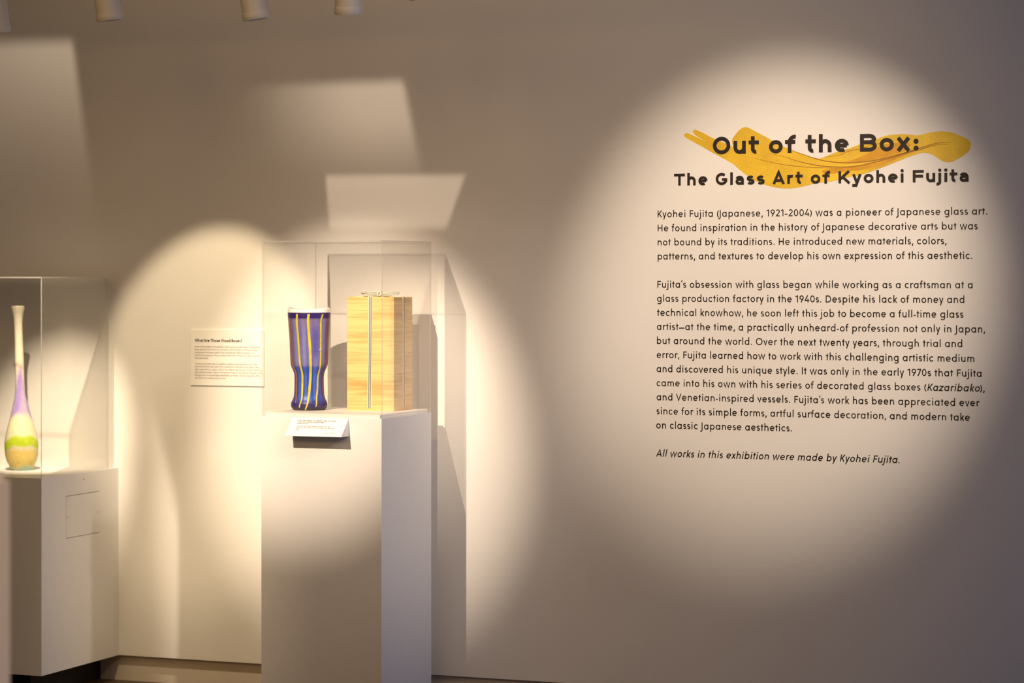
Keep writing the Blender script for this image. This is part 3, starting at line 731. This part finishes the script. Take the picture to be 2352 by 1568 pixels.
# ------------------------------------------------ blue vase
K = 0.000259
cyb = 1470
PR = [(0, 207), (15, 222), (40, 238), (70, 242), (100, 238), (140, 218), (190, 203), (270, 196), (370, 194), (440, 195), (490, 202), (540, 221), (590, 241), (640, 249), (720, 252), (820, 256), (970, 262), (1120, 273), (1220, 279), (1270, 284), (1300, 283)]
vase = tag(empty('striped_vase', (-3.829, -0.300, DZ)), 'blue and violet glass vase with yellow stripes and a white lip', 'vase')
VTH = math.atan2(-7.85, 3.829) + 0.0                            # direction in which the viewer stands, seen from the vase
def vrad(zc): return smooth_interp(PR, zc) * K
NS, NZ = 128, 110
bm = bmesh.new()
prof = [(vrad(1300 * k / NZ), 1300 * k / NZ * K) for k in range(NZ + 1)]
rim_in = [(0.0705, 1303 * K), (0.066, 1300 * K), (0.0645, 1240 * K), (0.062, 900 * K), (0.046, 480 * K), (0.046, 250 * K), (0.05, 60 * K), (0.01, 45 * K)]
lathe_bm(prof + rim_in, NS, cap_bottom=True, cap_top=True, bm=bm)
lay = bm.loops.layers.float_color.new('tint') if hasattr(bm.loops.layers, 'float_color') else bm.loops.layers.color.new('tint')
def lerp(a, b, t): return tuple(a[i] + (b[i] - a[i]) * t for i in range(3))
def ss(a, b, x):
    t = max(0, min(1, (x - a) / (b - a))); return t * t * (3 - 2 * t)
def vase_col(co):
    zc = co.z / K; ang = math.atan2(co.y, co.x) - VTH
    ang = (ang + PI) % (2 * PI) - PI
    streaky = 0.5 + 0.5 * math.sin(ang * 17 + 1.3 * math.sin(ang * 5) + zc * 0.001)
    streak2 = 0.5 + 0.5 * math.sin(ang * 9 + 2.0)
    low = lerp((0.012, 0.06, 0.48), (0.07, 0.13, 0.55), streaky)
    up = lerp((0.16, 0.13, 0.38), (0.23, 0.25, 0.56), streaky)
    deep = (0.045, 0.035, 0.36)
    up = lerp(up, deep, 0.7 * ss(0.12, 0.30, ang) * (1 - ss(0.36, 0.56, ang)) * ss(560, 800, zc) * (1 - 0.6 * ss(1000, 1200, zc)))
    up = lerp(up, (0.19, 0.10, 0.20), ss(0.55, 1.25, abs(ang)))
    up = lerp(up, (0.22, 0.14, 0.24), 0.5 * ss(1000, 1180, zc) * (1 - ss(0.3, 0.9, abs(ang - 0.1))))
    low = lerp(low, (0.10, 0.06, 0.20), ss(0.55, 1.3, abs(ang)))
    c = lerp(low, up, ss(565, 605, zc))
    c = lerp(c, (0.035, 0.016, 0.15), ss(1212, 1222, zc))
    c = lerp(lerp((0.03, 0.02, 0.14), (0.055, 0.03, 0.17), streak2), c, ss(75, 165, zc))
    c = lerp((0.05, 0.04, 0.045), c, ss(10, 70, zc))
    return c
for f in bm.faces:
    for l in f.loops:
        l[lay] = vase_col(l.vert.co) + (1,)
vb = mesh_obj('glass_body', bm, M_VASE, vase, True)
# lip
bm = bmesh.new()
lip = lambda a, z: 0.0035 * math.cos(2 * (a - VTH) + PI) + 0.0012 * math.sin(3 * (a - VTH) + 0.6)
lathe_bm([(0.0655, 1290 * K), (0.0738, 1296 * K), (0.0738, 1318 * K), (0.0722, 1342 * K), (0.0700, 1348 * K), (0.0672, 1344 * K), (0.0655, 1320 * K), (0.0655, 1290 * K)], 96, lambda a, z: lip(a, z) * ss(1290 * K, 1345 * K, z), False, False, bm)
mesh_obj('white_lip', bm, M_RIM, vase, True)
# stripes, given as (height, sideways offset) seen from the front
STR = [([(1220, -255), (1020, -247), (720, -232), (610, -213), (510, -175), (420, -163), (220, -168), (100, -180)], 8.5, M_STRIPE2),
       ([(1280, -160), (1170, -162), (970, -145), (720, -128), (590, -115), (500, -92), (370, -88), (220, -93), (120, -107), (40, -130)], 12, M_STRIPE),
       ([(1280, -5), (1190, -15), (1020, -4), (820, 12), (620, 20), (470, 18), (320, 8), (170, -8), (70, -28), (10, -50)], 13.5, M_STRIPE),
       ([(1275, 180), (1190, 155), (1020, 153), (770, 152), (620, 148), (520, 132), (420, 113), (270, 108), (140, 97), (50, 88)], 11, M_STRIPE),
       ([(1220, 262), (1070, 255), (820, 240), (640, 232), (510, 195), (370, 178), (190, 184)], 8.5, M_STRIPE2)]
for back in range(5):
    STR.append(([(1280, ('a', 1.45 + back * 0.8)), (700, ('a', 1.5 + back * 0.8)), (60, ('a', 1.45 + back * 0.8))], 12, M_STRIPE))
for pts, wd, mt in STR:
    tab = []
    for zc, off in sorted(pts, key=lambda q: q[0]):
        if isinstance(off, tuple): tab.append((zc, off[1]))
        else: tab.append((zc, math.asin(max(-0.985, min(0.985, off / smooth_interp(PR, zc))))))
    bm = bmesh.new(); rows = []
    z0_, z1_ = tab[0][0], tab[-1][0]
    for k in range(61):
        zc = z0_ + (z1_ - z0_) * k / 60
        a = smooth_interp(tab, zc) + VTH
        r_ = vrad(zc) + 0.0004
        dw = (wd * 1.2 / smooth_interp(PR, zc)) * (0.6 + 0.4 * ss(50, 250, zc))
        rows.append([bm.verts.new((r_ * math.cos(a + s), r_ * math.sin(a + s), zc * K)) for s in (-dw, -dw * .4, dw * .4, dw)])
    for A, B in zip(rows, rows[1:]):
        for i in range(3): bm.faces.new((A[i], A[i + 1], B[i + 1], B[i]))
    mesh_obj('glass_stripe', bm, mt, vase, True)
a = VTH + math.asin(150 / 256)
mesh_obj('pale_spot', lathe_bm([(0.0046, 0), (0.0042, 0.0009), (0.002, 0.0014)], 16, None, True, True, None, Matrix.Translation(((vrad(805) + .0002) * math.cos(a), (vrad(805) + .0002) * math.sin(a), 805 * K)) @ Matrix.Rotation(a, 4, 'Z') @ Matrix.Rotation(PI / 2, 4, 'Y')), M_SPOT_BUBBLE, vase, True)

# ------------------------------------------------ wooden box
BX0, BX1, BY0, BY1 = -3.693, -3.5165, -0.284, -0.127
BW, BD = (BX1 - BX0) / 2, (BY1 - BY0) / 2
BH = 0.3890
wb = tag(empty('wooden_box', ((BX0 + BX1) / 2, (BY0 + BY1) / 2, DZ)), 'tall pale wooden box tied with a striped ribbon bow', 'box')
mesh_obj('box_body', box_bm(-BW, BW, -BD, BD, 0.0, BH - 0.0095, 0.0008, 1), M_WOOD, wb)
mesh_obj('lid', box_bm(-BW, BW, -BD, BD, BH - 0.009, BH, 0.0008, 1), M_LID, wb)
def band(name, path, width_dir, wd, parent, thick=0.0009, u0=0.0, u1=1.0):
    """flat ribbon swept along a 3D path; width_dir gives the across direction at each point"""
    bm = bmesh.new(); uvl = bm.loops.layers.uv.new('UVMap')
    n = len(path); Rw = []
    for i in range(n):
        p_ = Vector(path[i]); t = (Vector(path[min(n - 1, i + 1)]) - Vector(path[max(0, i - 1)])).normalized()
        wv = Vector(width_dir[i] if isinstance(width_dir, list) else width_dir).normalized()
        nv = t.cross(wv).normalized() * thick / 2
        Rw.append([bm.verts.new(p_ - wv * wd / 2 - nv), bm.verts.new(p_ + wv * wd / 2 - nv), bm.verts.new(p_ + wv * wd / 2 + nv), bm.verts.new(p_ - wv * wd / 2 + nv)])
    U4 = [0, 1, 1, 0]
    for i in range(n - 1):
        for k in range(4):
            kk = (k + 1) % 4
            f = bm.faces.new((Rw[i][k], Rw[i][kk], Rw[i + 1][kk], Rw[i + 1][k]))
            for l, u in zip(f.loops, (U4[k], U4[kk], U4[kk], U4[k])): l[uvl].uv = (u0 + (u1 - u0) * u, i / n)
    for ring in (Rw[0], Rw[-1]):
        f = bm.faces.new(ring)
        for l, u in zip(f.loops, U4): l[uvl].uv = (u, 0)
    bmesh.ops.recalc_face_normals(bm, faces=bm.faces)
    return mesh_obj(name, bm, M_RIB, parent)
RW = 0.0155
g = 0.0012
rz = 0.010
band('ribbon', [(-0.003, -BD - g, rz), (0, -BD - g, 0.2), (0.001, -BD - g, BH - 0.001), (0.001, -BD + 0.002, BH + g), (0.0, 0, BH + 0.0035), (0, BD - 0.002, BH + g), (0, BD + g, BH - 0.001), (0, BD + g, rz)], (1, 0, 0), RW, wb)
band('ribbon', [(-BW - g, 0, rz), (-BW - g, 0, BH - 0.001), (-BW + 0.002, 0, BH + g), (0, 0, BH + 0.002), (BW - 0.002, 0, BH + g), (BW + g, 0, BH - 0.001), (BW + g, 0.0, rz)], (0, 1, 0), 0.0125, wb, 0.0022, 0.02, 0.30)
def loop(name, pts, wdir=(0.05, 0.35, 1), wd=0.0085):
    q = catmull([Vector(p_) for p_ in pts], 7)
    return band(name, q, wdir, wd, wb, 0.0012)
Z0 = BH
loop('bow_loop', [(0.0, 0, Z0 + .0125), (-0.025, -.014, Z0 + .0145), (-0.048, -.030, Z0 + .0175), (-0.058, -.027, Z0 + .0150), (-0.05, -.012, Z0 + .0095), (-0.02, 0.002, Z0 + .009), (0, 0, Z0 + .011)])
loop('bow_loop', [(0.0, 0, Z0 + .0125), (0.025, .012, Z0 + .0115), (0.050, .024, Z0 + .0165), (0.064, .020, Z0 + .0140), (0.055, .008, Z0 + .0095), (0.02, -0.002, Z0 + .009), (0, 0, Z0 + .011)])
loop('ribbon_tail', [(0.0, 0, Z0 + .011), (-0.02, -.022, Z0 + .0085), (-0.045, -.040, Z0 + .0065), (-0.068, -.052, Z0 + .0040)], (0.2, 0.8, 0.6), 0.009)
loop('ribbon_tail', [(0.0, 0, Z0 + .011), (0.022, -.014, Z0 + .0085), (0.045, -.024, Z0 + .0065), (0.060, -.034, Z0 + .0045)], (0.2, 0.8, 0.6), 0.009)
q = [Vector((0.0065 * math.cos(a_) + .002, 0.0075 * math.sin(a_) * 0.5 - 0.002, Z0 + 0.0105 + 0.0075 * math.sin(a_))) for a_ in [2 * PI * k / 18 for k in range(19)]]
band('knot', q, (0.35, 1, 0.1), 0.012, wb, 0.003)

# ------------------------------------------------ low wall-side pedestal on the left
LX0, LX1 = -5.85, -4.756
LY0, LY1 = -0.528, -0.0008
LZ0, LZ1 = 0.0955, 0.787
low = tag(empty('low_pedestal', ((LX0 + LX1) / 2, (LY0 + LY1) / 2, 0)), 'low wide white pedestal against the wall on a black recessed plinth', 'pedestal')
ox, oy = low.location.x, low.location.y
bm = bmesh.new()
# body with a hatch opening cut into its right side: grid on x = LX1
ya, yb = -0.3665, -0.1355                                        # hatch extent along the side
za, zb = 0.560, 0.712
ys = [LY0, ya, yb, LY1]; zs = [LZ0, za, zb, LZ1]
G = [[bm.verts.new((LX1 - ox, y - oy, z)) for z in zs] for y in ys]
for i in range(3):
    for j in range(3):
        if (i, j) != (1, 1): bm.faces.new((G[i][j], G[i + 1][j], G[i + 1][j + 1], G[i][j + 1]))
I = [[bm.verts.new((LX1 - 0.012 - ox, y - oy, z)) for z in (za, zb)] for y in (ya, yb)]
for (a_, b_), (c_, d_) in [((1, 1), (2, 1)), ((2, 1), (2, 2)), ((2, 2), (1, 2)), ((1, 2), (1, 1))]:
    bm.faces.new((G[a_][b_], G[c_][d_], I[c_ - 1][d_ - 1], I[a_ - 1][b_ - 1]))
bm.faces.new((I[0][0], I[1][0], I[1][1], I[0][1]))
Bk = [[bm.verts.new((LX0 - ox, y - oy, z)) for z in (LZ0, LZ1)] for y in (LY0, LY1)]
bm.faces.new((Bk[0][0], Bk[0][1], Bk[1][1], Bk[1][0]))
bm.faces.new([Bk[0][0]] + [G[0][j] for j in range(4)] + [Bk[0][1]])
bm.faces.new([Bk[1][1]] + [G[3][j] for j in (3, 2, 1, 0)] + [Bk[1][0]])
bm.faces.new([Bk[0][1]] + [G[i][3] for i in range(4)] + [Bk[1][1]])
bm.faces.new([Bk[1][0]] + [G[i][0] for i in (3, 2, 1, 0)] + [Bk[0][0]])
bmesh.ops.recalc_face_normals(bm, faces=bm.faces)
mesh_obj('body', bm, M_PED, low)
hatch = mesh_obj('access_panel', box_bm(LX1 - 0.010 - ox, LX1 - 0.0004 - ox, ya + 0.0028 - oy, yb - 0.0004 - oy, za + 0.0022, zb - 0.0022), M_PED, low)
for y_, z_ in ((ya + 0.009, (za + zb) / 2), (yb - 0.008, (za + zb) / 2)):
    mesh_obj('screw', lathe_bm([(0.0026, 0), (0.0022, 0.0006), (0.0008, 0.0009)], 12, None, True, True, None, Matrix.Translation((LX1 - 0.0003 - ox, y_ - oy, z_)) @ Matrix.Rotation(PI / 2, 4, 'Y')), M_SCREW, hatch)
mesh_obj('screw', lathe_bm([(0.0034, 0), (0.003, 0.0006), (0.001, 0.0009)], 12, None, True, True, None, Matrix.Translation((LX1 + 0.0001 - ox, -0.246 - oy, 0.763)) @ Matrix.Rotation(PI / 2, 4, 'Y')), M_SCREW, low)
mesh_obj('plinth', box_bm(LX0 + 0.06 - ox, -4.845 - ox, LY0 + 0.07 - oy, 0.0215 - oy, 0.0, LZ0), M_PLINTH, low)
acrylic_case('acrylic_case', -5.62, LX1 - 0.004, LY0 + 0.004, -0.063, LZ1 + 0.0004, 1.492, 0.0055, 'clear acrylic case over the long-necked bottle on the low pedestal')

# ------------------------------------------------ long-necked bottle
bt = tag(empty('long_necked_bottle', (-5.028, -0.225, LZ1)), 'long-necked milky glass bottle with violet neck, green band and gold base', 'vase')
KB = 1 / (3.016 * 630.0)
BP = [(0, 70), (8, 76), (33, 89), (73, 106), (113, 113), (163, 116), (213, 113), (273, 100), (333, 84), (393, 67), (453, 52), (513, 39), (573, 33), (653, 31), (753, 31), (853, 29), (953, 28), (1033, 30), (1080, 36), (1108, 44), (1128, 46), (1138, 42)]
def brad(zc): return smooth_interp(BP, zc) * KB
lean = lambda zc: (-(zc / 1138.0) ** 1.2 * 33 * KB, 0)
bm = bmesh.new(); NB = 120; rings = []
pro = [(brad(1138 * k / NB), 1138 * k / NB) for k in range(NB + 1)] + [(36 * KB, 1132), (26 * KB, 1110), (20 * KB, 1060), (18 * KB, 960)]
for r_, zc in pro:
    lx, ly = lean(zc)
    rings.append([bm.verts.new((lx + r_ * math.cos(2*PI*k/64), r_ * math.sin(2*PI*k/64), zc * KB)) for k in range(64)])
for A, B in zip(rings, rings[1:]):
    for k in range(64): bm.faces.new((A[k], A[(k+1) % 64], B[(k+1) % 64], B[k]))
bm.faces.new(list(reversed(rings[0]))); bm.faces.new(rings[-1])
lay = bm.loops.layers.float_color.new('tint')
def bottle_col(co):
    zc = co.z / KB; a_ = math.atan2(co.y, co.x)
    zz = zc + 14 * math.sin(a_ * 2 + 0.5) + 8 * math.sin(a_ * 5)
    c = (0.62, 0.56, 0.44)
    viol = (0.32, 0.23, 0.56)
    k = ss(340, 410, zz) * (1 - ss(560, 720, zz + 60 * math.sin(a_ * 2 + 1.2)))
    c = lerp(c, viol, k * (0.78 + 0.22 * math.sin(a_ * 3)))
    c = lerp(c, (0.66, 0.63, 0.42), ss(150, 200, zz) * (1 - ss(330, 400, zz)))
    c = lerp(c, (0.44, 0.56, 0.03), ss(135, 160, zz + 12 * math.sin(a_ - 1)) * (1 - ss(205, 232, zz + 12 * math.sin(a_ - 1))))
    c = lerp((0.66, 0.53, 0.17), c, ss(120, 155, zz))
    c = lerp((0.34, 0.50, 0.40), c, ss(8, 40, zc + 10 * math.sin(a_ * 3)))
    return c
for f in bm.faces:
    for l in f.loops: l[lay] = bottle_col(l.vert.co) + (1,)
mesh_obj('glass_body', bm, M_BOTTLE, bt, True)
lx, _ = lean(1125)
mesh_obj('lip', tube_bm([Vector((lx + 40 * KB * math.cos(2*PI*k/40), 40 * KB * math.sin(2*PI*k/40), 1128 * KB + 3 * KB * math.cos(2*PI*k/40))) for k in range(40)], 6.5 * KB, 10, None, True), noisy('cream_glass_lip', (0.74, 0.68, 0.54, 1), 0.3, 40, 0.03), bt, True)

# ------------------------------------------------ foreground pedestal and box at the left edge (out of focus)
fp = tag(empty('foreground_pedestal', (-3.33, -3.60, 0)), 'out-of-focus pale pedestal cut off by the left edge in the foreground', 'pedestal')
mesh_obj('body', box_bm(-0.255, 0.255, -0.25, 0.25, 0.0, 1.045, 0.002, 2), M_PED, fp)
mesh_obj('deck', box_bm(-0.245, 0.245, -0.24, 0.24, 1.045, 1.061, 0.001, 1), M_DECK, fp)
fb = tag(empty('foreground_box', (-3.24, -3.50, 1.0611)), 'out-of-focus tan box standing on the foreground pedestal at the left edge', 'box')
mesh_obj('box_body', box_bm(-0.12, 0.12, -0.13, 0.13, 0, 0.118, 0.002, 2), M_TAN, fb)
mesh_obj('lid', box_bm(-0.122, 0.122, -0.132, 0.132, 0.1185, 0.130, 0.002, 2), M_TAN, fb)

# ------------------------------------------------ track heads
def track_head(loc, tilt, labels, rr=0.0405):
    o = tag(empty('track_light', loc, tilt), labels, 'track light', 'white track lights along the top edge')
    mesh_obj('housing', lathe_bm([(rr * .80, 0.012), (rr * .80, 0.05), (rr * 0.97, 0.05), (rr * .97, 0.022), (rr, 0.02), (rr, 0.20), (rr * .9, 0.213), (rr * 0.3, 0.218)], 40, None, False, True), M_HEAD, o, True)
    mesh_obj('trim_ring', lathe_bm([(rr * .86, 0.0), (rr * .99, 0.0), (rr * 1.06, 0.006), (rr * 1.06, 0.020), (rr * 1.0, 0.0245), (rr * .86, 0.0245), (rr * .86, 0.0)], 40, None, False, False), M_HEAD, o, True)
    mesh_obj('lens', lathe_bm([(rr * .79, 0.030), (rr * .4, 0.027), (0.0005, 0.026)], 32, None, False, True), M_LENS, o, True)
    mesh_obj('yoke', box_bm(-0.008, 0.008, -0.003, 0.003, 0.215, 0.30, 0.001, 1), M_HEAD, o)
    return o
E_ = math.radians
track_head((-3.258, -1.2, 2.288), (E_(7), E_(2), 0), 'white track light with rounded end, rightmost of the white ones at the top')
track_head((-3.570, -1.2, 2.284), (E_(7), E_(-7), 0), 'white track light above the acrylic case, tilted and hanging lower than its right neighbour')
track_head((-4.086, -1.2, 2.300), (E_(7), E_(-5), 0), 'white track light between the lone one at the left edge and the middle pair')
track_head((-4.500, -1.2, 2.275), (E_(7), E_(-2), 0), 'white track light cut off by the upper left corner of the picture')
rail = mesh_obj('light_track', box_bm(-6.4, -2.2, -1.218, -1.182, 2.578, 2.612, 0.002, 1), M_HEAD)
tag(rail, 'white light track above the wall-side lamps', 'track')
cl = tag(empty('ringed_lamp', (-3.052, -1.2, 2.350)), 'small dark-rimmed round lamp at the top edge right of the white track lights', 'lamp')
Mr = Matrix.Rotation(E_(-62), 4, 'X') @ Matrix.Rotation(E_(0), 4, 'Y')
mesh_obj('dark_rim', tube_bm([Mr @ Vector((0.025 * math.cos(2*PI*k/36), 0.025 * math.sin(2*PI*k/36), 0)) for k in range(36)], 0.0042, 10, None, True), M_DARK, cl, True)
mesh_obj('lens', lathe_bm([(0.024, 0.0), (0.014, -0.003), (0.001, -0.004)], 32, None, False, True, None, Mr), M_LENS, cl, True)
mesh_obj('housing', lathe_bm([(0.0255, 0.001), (0.0265, 0.012), (0.024, 0.028), (0.016, 0.038), (0.002, 0.042)], 32, None, True, True, None, Mr), M_DARK, cl, True)
mesh_obj('stem', box_bm(-0.004, 0.004, 0.012, 0.020, 0.02, 0.228), M_DARK, cl)
